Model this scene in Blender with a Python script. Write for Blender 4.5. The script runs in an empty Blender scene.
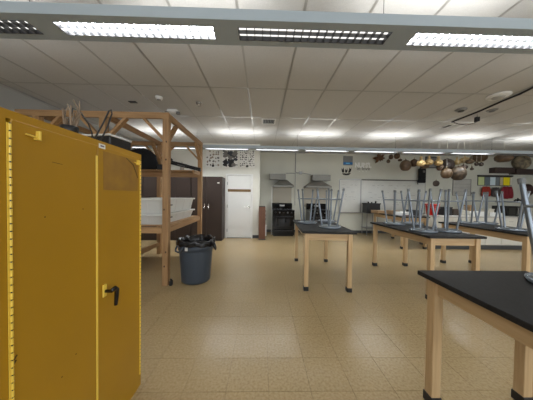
import bpy, bmesh, math, random
from math import sin, cos, pi, radians
from mathutils import Vector, Matrix

rnd = random.Random(7)
scene = bpy.context.scene
C = scene.collection

# ------------------------------------------------------------------ camera
F, EYE = 205.0, 1.4
YAW, PITCH, ROLL = math.atan(4.3 / F), math.atan(4.0 / F), 0.014
fw = Vector((sin(YAW) * cos(PITCH), cos(YAW) * cos(PITCH), -sin(PITCH)))
r0 = Vector((cos(YAW), -sin(YAW), 0))
u0 = r0.cross(fw)
RT = r0 * cos(ROLL) + u0 * sin(ROLL)
UP = u0 * cos(ROLL) - r0 * sin(ROLL)
cd = bpy.data.cameras.new('camera')
cd.sensor_width = 36.0
cd.lens = 36.0 * F / 533.0
cd.clip_start = 0.02
cam = bpy.data.objects.new('camera', cd)
m = Matrix((RT, UP, -fw)).transposed().to_4x4()
m.translation = Vector((0, 0, EYE))
cam.matrix_world = m
C.objects.link(cam)
scene.camera = cam


def ray(px, py):
    return fw + RT * ((px - 266.5) / F) - UP * ((py - 200) / F)


def onz(px, py, z=0.0):
    d = ray(px, py)
    return d * ((z - EYE) / d.z) + Vector((0, 0, EYE))


def ony(px, py, Y):
    d = ray(px, py)
    return d * (Y / d.y) + Vector((0, 0, EYE))


def onx(px, py, X):
    d = ray(px, py)
    return d * (X / d.x) + Vector((0, 0, EYE))


# ------------------------------------------------------------------ world, light, exposure
LEFT, RIGHT, FRONT, BACK, CEIL = -4.1, 11.5, -3.6, 7.95, 3.1
STEP_Y, STEP_X = 6.77, -0.09          # the nearer left section of the back wall
LAMP_DOWN, LAMP_UP, WINDOW_POWER = 36.0, 6.0, 48.0

w = bpy.data.worlds.new('world')
scene.world = w
w.use_nodes = True
bg = w.node_tree.nodes['Background']
bg.inputs[0].default_value = (0.75, 0.86, 1.0, 1)
bg.inputs[1].default_value = 0.8
WINDOWS = [(-3.0, -0.6), (0.0, 2.4), (3.0, 5.4), (6.0, 8.4), (9.0, 11.0)]
WZ0, WZ1 = 0.95, 2.55
for x0, x1 in WINDOWS:
    ld = bpy.data.lights.new('window_daylight', 'AREA')
    ld.shape = 'RECTANGLE'
    ld.size, ld.size_y = x1 - x0 - 0.1, WZ1 - WZ0 - 0.1
    ld.energy = WINDOW_POWER
    ld.color = (0.93, 0.97, 1.0)
    lo = bpy.data.objects.new('window_daylight', ld)
    lo.location = ((x0 + x1) / 2, FRONT + 0.03, (WZ0 + WZ1) / 2)
    lo.rotation_euler = (radians(90), 0, 0)   # faces +y, into the room
    C.objects.link(lo)
vs = scene.view_settings
scene.display_settings.display_device = 'sRGB'
vs.view_transform = 'Standard'
vs.look = 'None'
vs.exposure = 0.42
vs.gamma = 1.0
vs.use_curve_mapping = False


# ------------------------------------------------------------------ materials
MATS = {}


def mat(name, col, rough=0.5, metal=0.0, var=0.0, scale=8.0, stretch=(1, 1, 1), bump=0.0,
        emit=0.0, alpha=1.0, col2=None, detail=4.0, coat=0.0, spec=0.5):
    if name in MATS:
        return MATS[name]
    M = bpy.data.materials.new(name)
    M.use_nodes = True
    nt = M.node_tree
    b = nt.nodes['Principled BSDF']
    b.inputs['Base Color'].default_value = (*col, 1)
    b.inputs['Roughness'].default_value = rough
    b.inputs['Metallic'].default_value = metal
    b.inputs['Specular IOR Level'].default_value = spec
    if coat:
        b.inputs['Coat Weight'].default_value = coat
        b.inputs['Coat Roughness'].default_value = 0.15
    if alpha < 1:
        b.inputs['Alpha'].default_value = alpha
    if emit:
        b.inputs['Emission Color'].default_value = (*col, 1)
        b.inputs['Emission Strength'].default_value = emit
    if var or bump:
        tc = nt.nodes.new('ShaderNodeTexCoord')
        mp = nt.nodes.new('ShaderNodeMapping')
        mp.inputs['Scale'].default_value = stretch
        nz = nt.nodes.new('ShaderNodeTexNoise')
        nz.inputs['Scale'].default_value = scale
        nz.inputs['Detail'].default_value = detail
        nt.links.new(tc.outputs['Object'], mp.inputs[0])
        nt.links.new(mp.outputs[0], nz.inputs['Vector'])
        if var:
            rp = nt.nodes.new('ShaderNodeValToRGB')
            c2 = col2 or tuple(c * (1 - var) for c in col)
            rp.color_ramp.elements[0].position = 0.3
            rp.color_ramp.elements[1].position = 0.7
            rp.color_ramp.elements[0].color = (*c2, 1)
            rp.color_ramp.elements[1].color = (*col, 1)
            nt.links.new(nz.outputs['Fac'], rp.inputs[0])
            nt.links.new(rp.outputs[0], b.inputs['Base Color'])
        if bump:
            bp = nt.nodes.new('ShaderNodeBump')
            bp.inputs['Strength'].default_value = bump
            bp.inputs['Distance'].default_value = 0.01
            nt.links.new(nz.outputs['Fac'], bp.inputs['Height'])
            nt.links.new(bp.outputs[0], b.inputs['Normal'])
    MATS[name] = M
    return M


def floor_mat(name, joints):
    M = bpy.data.materials.new(name)
    M.use_nodes = True
    nt = M.node_tree
    b = nt.nodes['Principled BSDF']
    geo = nt.nodes.new('ShaderNodeNewGeometry')
    n1 = nt.nodes.new('ShaderNodeTexNoise')
    n1.inputs['Scale'].default_value = 55
    n1.inputs['Detail'].default_value = 6
    n2 = nt.nodes.new('ShaderNodeTexNoise')
    n2.inputs['Scale'].default_value = 1.3
    for n in (n1, n2):
        nt.links.new(geo.outputs['Position'], n.inputs['Vector'])
    rp = nt.nodes.new('ShaderNodeValToRGB')
    rp.color_ramp.elements[0].position = 0.32
    rp.color_ramp.elements[0].color = (0.35, 0.248, 0.122, 1)
    rp.color_ramp.elements[1].position = 0.66
    rp.color_ramp.elements[1].color = (0.46, 0.342, 0.185, 1)
    nt.links.new(n1.outputs['Fac'], rp.inputs[0])
    mx = nt.nodes.new('ShaderNodeMix')
    mx.data_type = 'RGBA'
    mx.blend_type = 'MULTIPLY'
    mx.inputs[0].default_value = 0.2
    nt.links.new(rp.outputs[0], mx.inputs[6])
    nt.links.new(n2.outputs['Fac'], mx.inputs[7])
    out = mx.outputs[2]
    if joints:
        mp = nt.nodes.new('ShaderNodeMapping')
        mp.inputs['Location'].default_value = (-FX0, -FY0, 0)
        nt.links.new(geo.outputs['Position'], mp.inputs[0])
        br = nt.nodes.new('ShaderNodeTexBrick')
        br.offset = 0
        br.inputs['Scale'].default_value = 1.0
        br.inputs['Brick Width'].default_value = TS
        br.inputs['Row Height'].default_value = TS
        br.inputs['Mortar Size'].default_value = 0.0012
        br.inputs['Color1'].default_value = (1, 1, 1, 1)
        br.inputs['Color2'].default_value = (0.93, 0.93, 0.92, 1)
        br.inputs['Mortar'].default_value = (0.86, 0.84, 0.8, 1)
        nt.links.new(mp.outputs[0], br.inputs['Vector'])
        mj = nt.nodes.new('ShaderNodeMix')
        mj.data_type = 'RGBA'
        mj.blend_type = 'MULTIPLY'
        mj.inputs[0].default_value = 1
        nt.links.new(out, mj.inputs[6])
        nt.links.new(br.outputs['Color'], mj.inputs[7])
        out = mj.outputs[2]
    nt.links.new(out, b.inputs['Base Color'])
    b.inputs['Roughness'].default_value = 0.255
    bp = nt.nodes.new('ShaderNodeBump')
    bp.inputs['Strength'].default_value = 0.04
    bp.inputs['Distance'].default_value = 0.004
    n3 = nt.nodes.new('ShaderNodeTexNoise')
    n3.inputs['Scale'].default_value = 9
    n3.inputs['Detail'].default_value = 3
    nt.links.new(geo.outputs['Position'], n3.inputs['Vector'])
    nt.links.new(n3.outputs['Fac'], bp.inputs['Height'])
    nt.links.new(bp.outputs[0], b.inputs['Normal'])
    return M


def wood(name, c1, c2, axis, rough=0.5):
    s = [22, 22, 22]
    s['xyz'.index(axis)] = 1.6
    return mat(name, c1, rough, var=1, col2=c2, scale=1.6, stretch=tuple(s), bump=0.05, detail=6)


# ------------------------------------------------------------------ mesh helpers
class MB:
    def __init__(self):
        self.v, self.f, self.mi, self.sm = [], [], [], []

    def add(self, vs, fs, mi=0, smooth=False):
        o = len(self.v)
        self.v += [tuple(p) for p in vs]
        self.f += [tuple(i + o for i in f) for f in fs]
        self.mi += [mi] * len(fs)
        self.sm += [smooth] * len(fs)
        return self

    def box(self, a, b, mi=0, bev=0.0):
        """axis aligned box from corner a to corner b"""
        a, b = [min(p, q) for p, q in zip(a, b)], [max(p, q) for p, q in zip(a, b)]
        if bev:
            bm = bmesh.new()
            bmesh.ops.create_cube(bm, size=1)
            for v in bm.verts:
                v.co = [(a[i] + b[i]) / 2 + v.co[i] * (b[i] - a[i]) for i in range(3)]
            bmesh.ops.bevel(bm, geom=bm.edges[:], offset=bev, segments=1, affect='EDGES')
            bm.verts.index_update()
            self.add([v.co[:] for v in bm.verts], [[v.index for v in f.verts] for f in bm.faces], mi)
            bm.free()
            return self
        vs = [(x, y, z) for z in (a[2], b[2]) for y in (a[1], b[1]) for x in (a[0], b[0])]
        return self.add(vs, [(0, 2, 3, 1), (4, 5, 7, 6), (0, 1, 5, 4), (2, 6, 7, 3), (0, 4, 6, 2), (1, 3, 7, 5)], mi)

    def beam(self, p, q, wd, ht, up=(0, 0, 1), mi=0):
        """rectangular bar from p to q; wd across, ht along up"""
        p, q = Vector(p), Vector(q)
        d = (q - p).normalized()
        s = d.cross(Vector(up)).normalized()
        u = s.cross(d)
        vs = []
        for e in (p, q):
            for a, b in ((-1, -1), (1, -1), (1, 1), (-1, 1)):
                vs.append(e + s * a * wd / 2 + u * b * ht / 2)
        return self.add(vs, [(3, 2, 1, 0), (4, 5, 6, 7), (0, 1, 5, 4), (1, 2, 6, 5), (2, 3, 7, 6), (3, 0, 4, 7)], mi)

    def tube(self, pts, r, n=10, mi=0, cap=True, closed=False):
        pts = [Vector(p) for p in pts]
        rs = r if isinstance(r, (list, tuple)) else [r] * len(pts)
        vs, N = [], len(pts)
        prev = None
        for i, p in enumerate(pts):
            if closed:
                t = pts[(i + 1) % N] - pts[i - 1]
            else:
                t = pts[min(i + 1, N - 1)] - pts[max(i - 1, 0)]
            t.normalize()
            if prev is None:
                ref = Vector((0, 0, 1)) if abs(t.z) < 0.9 else Vector((1, 0, 0))
                a = t.cross(ref).normalized()
            else:
                a = (prev - t * prev.dot(t)).normalized()
            prev = a
            b = t.cross(a)
            for k in range(n):
                th = 2 * pi * k / n
                vs.append(p + (a * cos(th) + b * sin(th)) * rs[i])
        fs = []
        for i in range(N if closed else N - 1):
            j = (i + 1) % N
            for k in range(n):
                fs.append((i * n + k, i * n + (k + 1) % n, j * n + (k + 1) % n, j * n + k))
        self.add(vs, fs, mi, True)
        if cap and not closed:
            self.add(vs[:n], [tuple(range(n))[::-1]], mi)
            self.add(vs[-n:], [tuple(range(n))], mi)
        return self

    def lathe(self, prof, n=24, c=(0, 0, 0), mi=0, smooth=True, fn=None):
        """prof: list of (r, z); closes poles when r == 0"""
        vs, fs = [], []
        idx = []
        for r, z in prof:
            row = []
            if r < 1e-6:
                vs.append((c[0], c[1], c[2] + z))
                row = [len(vs) - 1] * n
            else:
                for k in range(n):
                    th = 2 * pi * k / n
                    rr = r * (fn(th, z) if fn else 1)
                    vs.append((c[0] + rr * cos(th), c[1] + rr * sin(th), c[2] + z))
                    row.append(len(vs) - 1)
            idx.append(row)
        for a, b in zip(idx, idx[1:]):
            for k in range(n):
                q = [a[k], a[(k + 1) % n], b[(k + 1) % n], b[k]]
                q = list(dict.fromkeys(q))
                if len(q) > 2:
                    fs.append(tuple(q))
        return self.add(vs, fs, mi, smooth)

    def prism(self, poly, d, mi=0):
        """poly: 3d polygon, d: extrusion vector"""
        d = Vector(d)
        n = len(poly)
        vs = [Vector(p) for p in poly] + [Vector(p) + d for p in poly]
        fs = [tuple(range(n))[::-1], tuple(range(n, 2 * n))]
        fs += [(i, (i + 1) % n, n + (i + 1) % n, n + i) for i in range(n)]
        return self.add(vs, fs, mi)

    def mesh(self, name, mats):
        me = bpy.data.meshes.new(name)
        me.from_pydata(self.v, [], self.f)
        for mm in (mats if isinstance(mats, (list, tuple)) else [mats]):
            me.materials.append(mm)
        me.polygons.foreach_set('material_index', self.mi)
        me.polygons.foreach_set('use_smooth', self.sm)
        bm = bmesh.new()
        bm.from_mesh(me)
        bmesh.ops.recalc_face_normals(bm, faces=bm.faces[:])
        bm.to_mesh(me)
        bm.free()
        me.update()
        return me

    def build(self, name, mats, parent=None, label=None):
        o = bpy.data.objects.new(name, self.mesh(name, mats))
        C.objects.link(o)
        if parent:
            o.parent = parent
        if label:
            o['label'] = label
        return o


def tag(o, label, cat, group=None):
    o['label'], o['category'] = label, cat
    if group:
        o['group'] = group
    return o


def thing(name, label, cat, loc=(0, 0, 0), rotz=0.0, group=None):
    o = bpy.data.objects.new(name, None)
    o.empty_display_size = 0.1
    C.objects.link(o)
    o.location = loc
    o.rotation_euler = (0, 0, rotz)
    return tag(o, label, cat, group)


def struct(o):
    o['kind'] = 'structure'
    return o


def inst(name, me, parent, loc=(0, 0, 0), rot=(0, 0, 0)):
    o = bpy.data.objects.new(name, me)
    C.objects.link(o)
    o.parent = parent
    o.location = loc
    o.rotation_euler = rot
    return o


def copy_tree(o, parent=None):
    c = o.copy()
    C.objects.link(c)
    c.parent = parent
    for ch in list(o.children):
        copy_tree(ch, c)
    return c


def text_mesh(body, size, mm, name, parent, loc, rot=(radians(90), 0, 0), bold=0.0, sx=1.0):
    cu = bpy.data.curves.new(name, 'FONT')
    cu.body = body
    cu.size = size
    cu.extrude = 0.001
    cu.offset = bold
    cu.align_x = 'CENTER'
    cu.align_y = 'CENTER'
    t = bpy.data.objects.new('tmp', cu)
    C.objects.link(t)
    bpy.context.view_layer.update()
    me = bpy.data.meshes.new_from_object(t.evaluated_get(bpy.context.evaluated_depsgraph_get()))
    bpy.data.objects.remove(t)
    me.materials.clear()
    me.materials.append(mm)
    o = inst(name, me, parent, loc, rot)
    o.scale = (sx, 1, 1)
    return o


# ------------------------------------------------------------------ palette
TS, FX0, FY0 = 0.305, 0.065, 1.44
M_tile = floor_mat('vinyl_tile', False)
M_floor = floor_mat('vinyl_floor', False)
M_bed = mat('tile_joint', (0.22, 0.155, 0.075), 0.7)
M_wall = mat('wall_paint', (0.60, 0.60, 0.525), 0.6, var=0.06, scale=2)
M_wallw = mat('wall_white', (0.72, 0.71, 0.645), 0.6, var=0.04, scale=2)
M_walll = mat('wall_grey', (0.42, 0.42, 0.40), 0.65, var=0.06, scale=2)
M_ceil = mat('ceiling_tile', (0.62, 0.615, 0.60), 0.85, var=0.10, scale=120, bump=0.2, spec=0.2)
M_grid = mat('ceiling_grid', (0.42, 0.415, 0.40), 0.28, 0.35)  # darker than the tiles: shadow along the bars is put into this colour
M_base = mat('rubber_base', (0.06, 0.062, 0.066), 0.5)
M_yel = mat('yellow_enamel', (0.425, 0.222, 0.008), 0.4, var=0.08, scale=3, bump=0.02)
M_yelb = mat('yellow_edge', (0.85, 0.60, 0.09), 0.3)  # lighter cabinet yellow; the paint's reflection on hinges and seam is in the colour
M_pine = {a: wood('pine_' + a, (0.42, 0.25, 0.115), (0.27, 0.148, 0.062), a, 0.6) for a in 'xyz'}
M_oak = {a: wood('maple_' + a, (0.58, 0.405, 0.22), (0.45, 0.295, 0.145), a, 0.42) for a in 'xyz'}
M_top = mat('epoxy_top', (0.026, 0.025, 0.0245), 0.5, var=0.3, scale=60, spec=0.13)
M_black = mat('black_plastic', (0.008, 0.008, 0.009), 0.45)
M_bag = mat('bag_plastic', (0.006, 0.006, 0.007), 0.22)
M_fabric = mat('black_fabric', (0.006, 0.006, 0.007), 0.9)
M_stool = mat('stool_paint', (0.215, 0.245, 0.28), 0.3, 0.6)
M_seat = mat('stool_seat', (0.24, 0.275, 0.315), 0.25, 0.5)
M_cap = mat('stool_cap', (0.16, 0.17, 0.175), 0.6)
M_can = mat('can_plastic', (0.048, 0.064, 0.088), 0.42, var=0.08, scale=4)
M_tub = mat('tub_plastic', (0.66, 0.66, 0.63), 0.4)
M_white = mat('white_paint', (0.78, 0.78, 0.76), 0.45)
M_brown = mat('brown_steel', (0.034, 0.020, 0.0145), 0.5, var=0.1, scale=3)
M_steel = mat('stainless', (0.20, 0.195, 0.175), 0.42, 0.4, var=0.15, scale=4)
M_chrome = mat('chrome', (0.7, 0.7, 0.7), 0.18, 1.0)
M_dark = mat('dark_metal', (0.03, 0.03, 0.032), 0.4, 0.3)
M_enamel = mat('black_enamel', (0.003, 0.003, 0.0035), 0.08, spec=0.3)
M_glassb = mat('black_glass', (0.003, 0.004, 0.006), 0.05)
M_fixt = mat('fixture_grey', (0.37, 0.425, 0.46), 0.42, 0.0)
M_silver = mat('louver_silver', (0.60, 0.60, 0.60), 0.3, 0.6)
M_blade = mat('louver_grey', (0.07, 0.07, 0.072), 0.3, 0.3)
M_lampd = mat('lamp_on', (0.95, 0.985, 1.0), 0.5, emit=LAMP_DOWN)
M_lampu = mat('uplight_on', (0.98, 0.98, 0.96), 0.5, emit=LAMP_UP)
M_lampx = mat('lamp_off_glow', (0.80, 0.80, 0.78), 0.4, emit=1.1)  # unlit panels; faint glow added so the louver cells look pale
M_paper = mat('paper', (0.74, 0.735, 0.70), 0.7)
M_ink = mat('ink', (0.012, 0.012, 0.014), 0.7)
M_galv = mat('galvanised', (0.30, 0.30, 0.29), 0.4, 0.7)
M_wb = mat('whiteboard', (0.62, 0.62, 0.58), 0.25, var=0.10, scale=3)
M_glass = mat('window_glass', (0.8, 0.9, 0.95), 0.05, alpha=0.12)

# ------------------------------------------------------------------ floor
fl = MB()
TX0, TX1 = FX0 - 12 * TS, FX0 + 14 * TS
TY0, TY1 = FY0 - 1 * TS, FY0 + 6 * TS
fl.box((LEFT, FRONT, -0.12), (RIGHT, TY0, 0))
fl.box((LEFT, TY1, -0.12), (RIGHT, BACK, 0))
fl.box((LEFT, TY0, -0.12), (TX0, TY1, 0))
fl.box((TX1, TY0, -0.12), (RIGHT, TY1, 0))
fl.box((TX0, TY0, -0.12), (TX1, TY1, -0.004), 1)
floor = struct(fl.build('floor', [M_floor, M_bed]))
tile = MB().box((-TS / 2 + .0009, -TS / 2 + .0009, -.004), (TS / 2 - .0009, TS / 2 - .0009, 0), 0, .0008).mesh('floor_tile', M_tile)
for i in range(26):
    for j in range(7):
        inst('floor_tile', tile, floor, (TX0 + (i + .5) * TS, TY0 + (j + .5) * TS, rnd.uniform(-.0004, 0)))

# ------------------------------------------------------------------ walls
struct(MB().box((LEFT - .15, FRONT, -.12), (LEFT, BACK, CEIL)).build('wall_left', M_walll))
struct(MB().box((RIGHT, FRONT, -.12), (RIGHT + .15, BACK, CEIL)).build('wall_right', M_wall))
struct(MB().box((STEP_X, BACK, -.12), (RIGHT, BACK + .15, CEIL)).build('wall_back', M_wall))
DX0, DX1, DZ = -1.155, -0.36, 2.06
wl = MB()
wl.box((LEFT, STEP_Y, -.12), (DX0 - .05, BACK + .15, CEIL))
wl.box((DX1 + .05, STEP_Y, -.12), (STEP_X, BACK + .15, CEIL))
wl.box((DX0 - .05, STEP_Y, DZ + .05), (DX1 + .05, BACK + .15, CEIL))
wl.box((DX0 - .05, STEP_Y + .12, -.12), (DX1 + .05, BACK + .15, DZ + .05))
struct(wl.build('wall_back_left', M_wallw))
wf = MB()
xs = [LEFT] + [x for p in WINDOWS for x in p] + [RIGHT]
for a, b in zip(xs[::2], xs[1::2]):
    wf.box((a, FRONT - .15, -.12), (b, FRONT, CEIL))
for x0, x1 in WINDOWS:
    wf.box((x0, FRONT - .15, -.12), (x1, FRONT, WZ0))
    wf.box((x0, FRONT - .15, WZ1), (x1, FRONT, CEIL))
struct(wf.build('wall_front', M_wallw))
for n, (x0, x1) in enumerate(WINDOWS, 1):
    fr = MB()
    y0, y1 = FRONT - .12, FRONT - .06
    fr.box((x0, y0, WZ0), (x0 + .05, y1, WZ1)).box((x1 - .05, y0, WZ0), (x1, y1, WZ1))
    fr.box((x0 + .05, y0, WZ0), (x1 - .05, y1, WZ0 + .05)).box((x0 + .05, y0, WZ1 - .05), (x1 - .05, y1, WZ1))
    mx = (x0 + x1) / 2
    fr.box((mx - .02, y0, WZ0 + .05), (mx + .02, y1, WZ1 - .05))
    win = struct(fr.build('window_%d' % n, M_white))
    for a, b in ((x0 + .05, mx - .02), (mx + .02, x1 - .05)):
        MB().box((a, FRONT - .095, WZ0 + .05), (b, FRONT - .088, WZ1 - .05)).build('pane', M_glass, win)
# base boards
struct(MB().box((DX1 + .055, STEP_Y - .012, 0), (STEP_X + .012, STEP_Y, .1)).box((STEP_X, STEP_Y, 0), (STEP_X + .012, BACK, .1)).build('baseboard_back_left', M_base))
struct(MB().box((STEP_X + .012, BACK - .012, 0), (RIGHT, BACK, .1)).build('baseboard_back', M_base))
struct(MB().box((LEFT, FRONT, 0), (LEFT + .012, STEP_Y, .1)).build('baseboard_left', M_base))
struct(MB().box((LEFT, FRONT, CEIL - .025), (LEFT + .02, STEP_Y, CEIL)).build('trim_1', M_grid))
struct(MB().box((STEP_X, BACK - .02, CEIL - .025), (RIGHT, BACK, CEIL)).build('trim_2', M_grid))

# door
dr = MB()
dr.box((DX0 - .05, STEP_Y - .015, 0), (DX0, STEP_Y + .1, DZ + .05)).box((DX1, STEP_Y - .015, 0), (DX1 + .05, STEP_Y + .1, DZ + .05))
dr.box((DX0, STEP_Y - .015, DZ), (DX1, STEP_Y + .1, DZ + .05))
door = struct(dr.build('door_1', M_white))
lf = MB().box((DX0 + .004, STEP_Y + .012, .012), (DX1 - .004, STEP_Y + .055, DZ - .004), 0, .003).build('door_leaf', M_white, door)
MB().box((DX0 + .02, STEP_Y + .002, 1.525), (DX1 - .02, STEP_Y + .012, 1.61)).build('wooden_rail', mat('rail_wood', (.19, .105, .032), .5, var=.2, scale=6), lf)
lv = MB().lathe([(0, 0), (.03, 0), (.03, .012), (0, .012)], 16)
lv.v = [(x + DX1 - .075, STEP_Y + .012 - z, y + 1.03) for x, y, z in lv.v]
lv.tube([(DX1 - .075, STEP_Y, 1.03), (DX1 - .075, STEP_Y - .045, 1.03), (DX1 - .2, STEP_Y - .045, 1.03)], .012)
lv.build('door_handle', M_chrome, lf)
for z in (.25, 1.05, 1.8):
    MB().tube([(DX0 + .004, STEP_Y + .004, z - .05), (DX0 + .004, STEP_Y + .004, z + .05)], .012).build('hinge', M_galv, lf)
MB().box((DX0 - .04, STEP_Y - .01, 0), (DX1 + .04, STEP_Y + .1, .01)).build('threshold', M_dark, door)

# ------------------------------------------------------------------ ceiling
CX0, CY0, CW, CL = 0.361, 3.285, 0.61, 1.22
ceil = struct(MB().box((LEFT, FRONT, CEIL + .02), (RIGHT, BACK, CEIL + .12)).build('ceiling', M_ceil))
ctile = MB().box((-CW / 2, -CL / 2, .003), (CW / 2, CL / 2, .02)).mesh('ceiling_tile', M_ceil)
gx = [CX0 + k * CW for k in range(-8, 19) if LEFT < CX0 + k * CW < RIGHT]
gy = [CY0 + k * CL for k in range(-6, 4) if FRONT < CY0 + k * CL < BACK]
for x in [gx[0] - CW] + gx:
    for y in [gy[0] - CL] + gy:
        a, b = max(x, LEFT), min(x + CW, RIGHT)
        c, d = max(y, FRONT), min(y + CL, BACK)
        if b - a < .03 or d - c < .03:
            continue
        o = inst('ceiling_tile', ctile, ceil, ((a + b) / 2, (c + d) / 2, CEIL))
        o.scale = ((b - a) / CW, (d - c) / CL, 1)
for x in gx:
    MB().box((x - .012, FRONT, CEIL), (x + .012, BACK, CEIL + .018)).build('grid_bar', M_grid, ceil)
for y in gy:
    MB().box((LEFT, y - .012, CEIL + .0006), (RIGHT, y + .012, CEIL + .0175)).build('grid_bar', M_grid, ceil)

# ------------------------------------------------------------------ pendant light runs
SEG0, SEGP, SEGL = -1.55, 1.352, 1.165


def light_run(y0, label, lit, detailed):
    y1, z0, z1 = y0 + .25, 2.65, 2.728
    t = thing('pendant_light', label, 'ceiling light', (0, 0, 0), 0, 'long suspended fluorescent light runs')
    xs0, xs1 = SEG0 - SEGP * 2 + .02, SEG0 + SEGP * 9 - .1
    hb = MB()
    oy0, oy1 = y0 + .064, y0 + .19
    hb.box((xs0, y0, z0), (xs1, y0 + .012, z1)).box((xs0, y1 - .012, z0), (xs1, y1, z1))
    hb.box((xs0, y0 + .012, z0), (xs1, oy0, z0 + .012)).box((xs0, oy1, z0), (xs1, y1 - .012, z0 + .012))
    hb.box((xs0, y0 + .012, z1 - .012), (xs1, y1 - .012, z1 - .002))
    hb.box((xs0, y0 + .012, z0 + .012), (xs0 + .01, y1 - .012, z1 - .012)).box((xs1 - .01, y0 + .012, z0 + .012), (xs1, y1 - .012, z1 - .012))
    k0 = -2
    segs = []
    for k in range(k0, 9):
        a = SEG0 + SEGP * k
        b = a + SEGL
        segs.append((k, a, b))
        hb.box((b, oy0, z0), (SEG0 + SEGP * (k + 1) if k < 8 else xs1, oy1, z0 + .012))
    hb.box((xs0, oy0, z0), (SEG0 + SEGP * k0, oy1, z0 + .012))
    hb.build('housing', M_fixt, t)
    bl = MB().box((-.002, -.061, 0), (.002, .061, .03)).mesh('louver_blade', M_blade)
    for k, a, b in segs:
        on = lit(k)
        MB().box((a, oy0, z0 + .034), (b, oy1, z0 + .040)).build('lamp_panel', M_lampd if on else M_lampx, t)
        if not on:
            MB().tube([(a + .03, (oy0 + oy1) / 2, z0 + .03), (b - .03, (oy0 + oy1) / 2, z0 + .03)], .004).build('lamp_tube', M_silver, t)
        fm = MB()
        fm.box((a, oy0, z0 - .0015), (b, oy0 + .003, z0 + .034)).box((a, oy1 - .003, z0 - .0015), (b, oy1, z0 + .034))
        fm.box((a, oy0 + .003, z0 - .0015), (a + .003, oy1 - .003, z0 + .034)).box((b - .003, oy0 + .003, z0 - .0015), (b, oy1 - .003, z0 + .034))
        fm.build('louver_frame', M_dark, t)
        if detailed and -2 <= k <= 3:
            n = 19
            for i in range(1, n):
                inst('louver_blade', bl, t, (a + (b - a) * i / n, (oy0 + oy1) / 2, z0))
            MB().box((a + .003, (oy0 + oy1) / 2 - .0015, z0 + .002), (b - .003, (oy0 + oy1) / 2 + .0015, z0 + .03)).build('louver_spine', M_blade, t)
    for k in range(-1, 5):
        x = -.62 + 2.05 * k
        MB().box((x - .62, y0 + .02, z1 - .0015), (x + .62, y1 - .02, z1 + .002)).build('uplight_lens', M_lampu, t)
    for k in range(-1, 9):
        x = .93 + SEGP * 2 * k
        if xs0 < x < xs1:
            cb = MB().tube([(x, (y0 + y1) / 2, z1 - .002), (x, (y0 + y1) / 2, CEIL + .001)], .0022, 6)
            cb.lathe([(0, 0), (.007, 0), (.007, .05), (0, .05)], 10, (x, (y0 + y1) / 2, z1))
            cb.build('suspension_cable', M_dark, t)
    return t


light_run(1.488, 'grey suspended light run overhead with alternating lit and dark louvered panels', lambda k: k % 2 == 0, True)
light_run(5.45, 'distant grey suspended light run along the back wall with most panels lit', lambda k: k <= 5, False)

# ------------------------------------------------------------------ yellow safety cabinet
FX = -0.874                       # plane of the door faces
t = thing('safety_cabinet', 'tall yellow steel safety cabinet with two doors in the left foreground', 'cabinet', (FX, 0, 0))
CT, CYA, CYB = 1.685, 0.655, 1.505
bd = MB().box((-.46, CYA, .0), (-.03, CYB, CT - .0), 0, .004)
bd.box((-.03, CYA, .0), (-.004, .722, CT), 0).box((-.03, 1.490, .0), (-.004, CYB, CT), 0)
bd.box((-.03, .722, 1.655), (-.004, 1.490, CT), 0).box((-.03, .722, 0), (-.004, 1.490, .085), 0)
bd.build('body', M_yel, t)


def hinge(y, door, dark_gaps=True):
    z, h = .09, MB()
    h.box((-.003, y - .006, .09), (-.0005, y + .006, 1.64))
    n = 58
    for i in range(n):
        a = .09 + (1.55) * i / n
        h.tube([(.003, y, a + .0015), (.003, y, a + 1.55 / n - .0035)], .0042, 8)
    h.build('piano_hinge', M_yelb, door)
    g = MB().tube([(.003, y, .09), (.003, y, 1.64)], .0022, 6)
    g.build('hinge_pin', M_dark, door)


doorA = MB().box((-.03, .734, .0855), (0, 1.102, 1.6545), 0, .002).build('door', M_yel, t)
doorB = MB().box((-.03, 1.108, .0855), (0, 1.480, 1.6545), 0, .002).build('door', M_yel, t, 'yellow door with lever handle and peeled sign patch')
hinge(.728, doorA)
hinge(1.485, doorB)
MB().box((0, 1.094, .0855), (.0028, 1.1075, 1.60), 0, .001).build('astragal', M_yelb, doorA)
# lever handle on its escutcheon
hp = onx(104, 291, FX)
hy, hz = hp.y - .001, hp.z
es = MB().box((0, hy - .016, hz - .032), (.010, hy + .012, hz + .038), 0, .004)
es.build('escutcheon', M_yelb, doorB)
hl = MB().tube([(.010, hy, hz), (.046, hy, hz)], .009, 12)
hl.tube([(.046, hy - .008, hz + .004), (.052, hy + .014, hz + .012), (.050, hy + .03, hz - .002), (.046, hy + .034, hz - .045), (.043, hy + .032, hz - .095)], [.010, .012, .012, .011, .009], 10)
hl.build('lever_handle', mat('handle_black', (.012, .010, .010), .25, .3), doorB)
# peeled sign, curl of tape, sticker
a, b = onx(103, 151, FX), onx(137.5, 189, FX)
M_res = mat('sign_residue', (.25, .125, .026), .55, var=1, col2=(.36, .195, .025), scale=9, bump=.1)
MB().box((0, a.y, b.z - .015), (.0012, b.y, a.z + .0)).build('peeled_sign_patch', M_res, doorB, 'brown glue residue where a square sign was peeled off')
p0, p1, p2 = onx(126, 158, FX), onx(133, 165, FX), onx(137.5, 178, FX)
MB().tube([(.002, p.y, p.z) for p in (p0, p1, p2)], [.002, .004, .0025], 6).build('torn_sign_edge', mat('torn', (.12, .07, .02), .6), doorB)
p = onx(102, 146.3, FX)
MB().box((0, p.y - .022, p.z - .012), (.0013, p.y + .022, p.z + .012)).build('sticker', M_paper, doorB, 'small white printed sticker')
MB().box((.0013, p.y - .012, p.z - .003), (.0018, p.y + .013, p.z + .004)).build('sticker_print', mat('purple_ink', (.09, .04, .12), .6), doorB)
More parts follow.
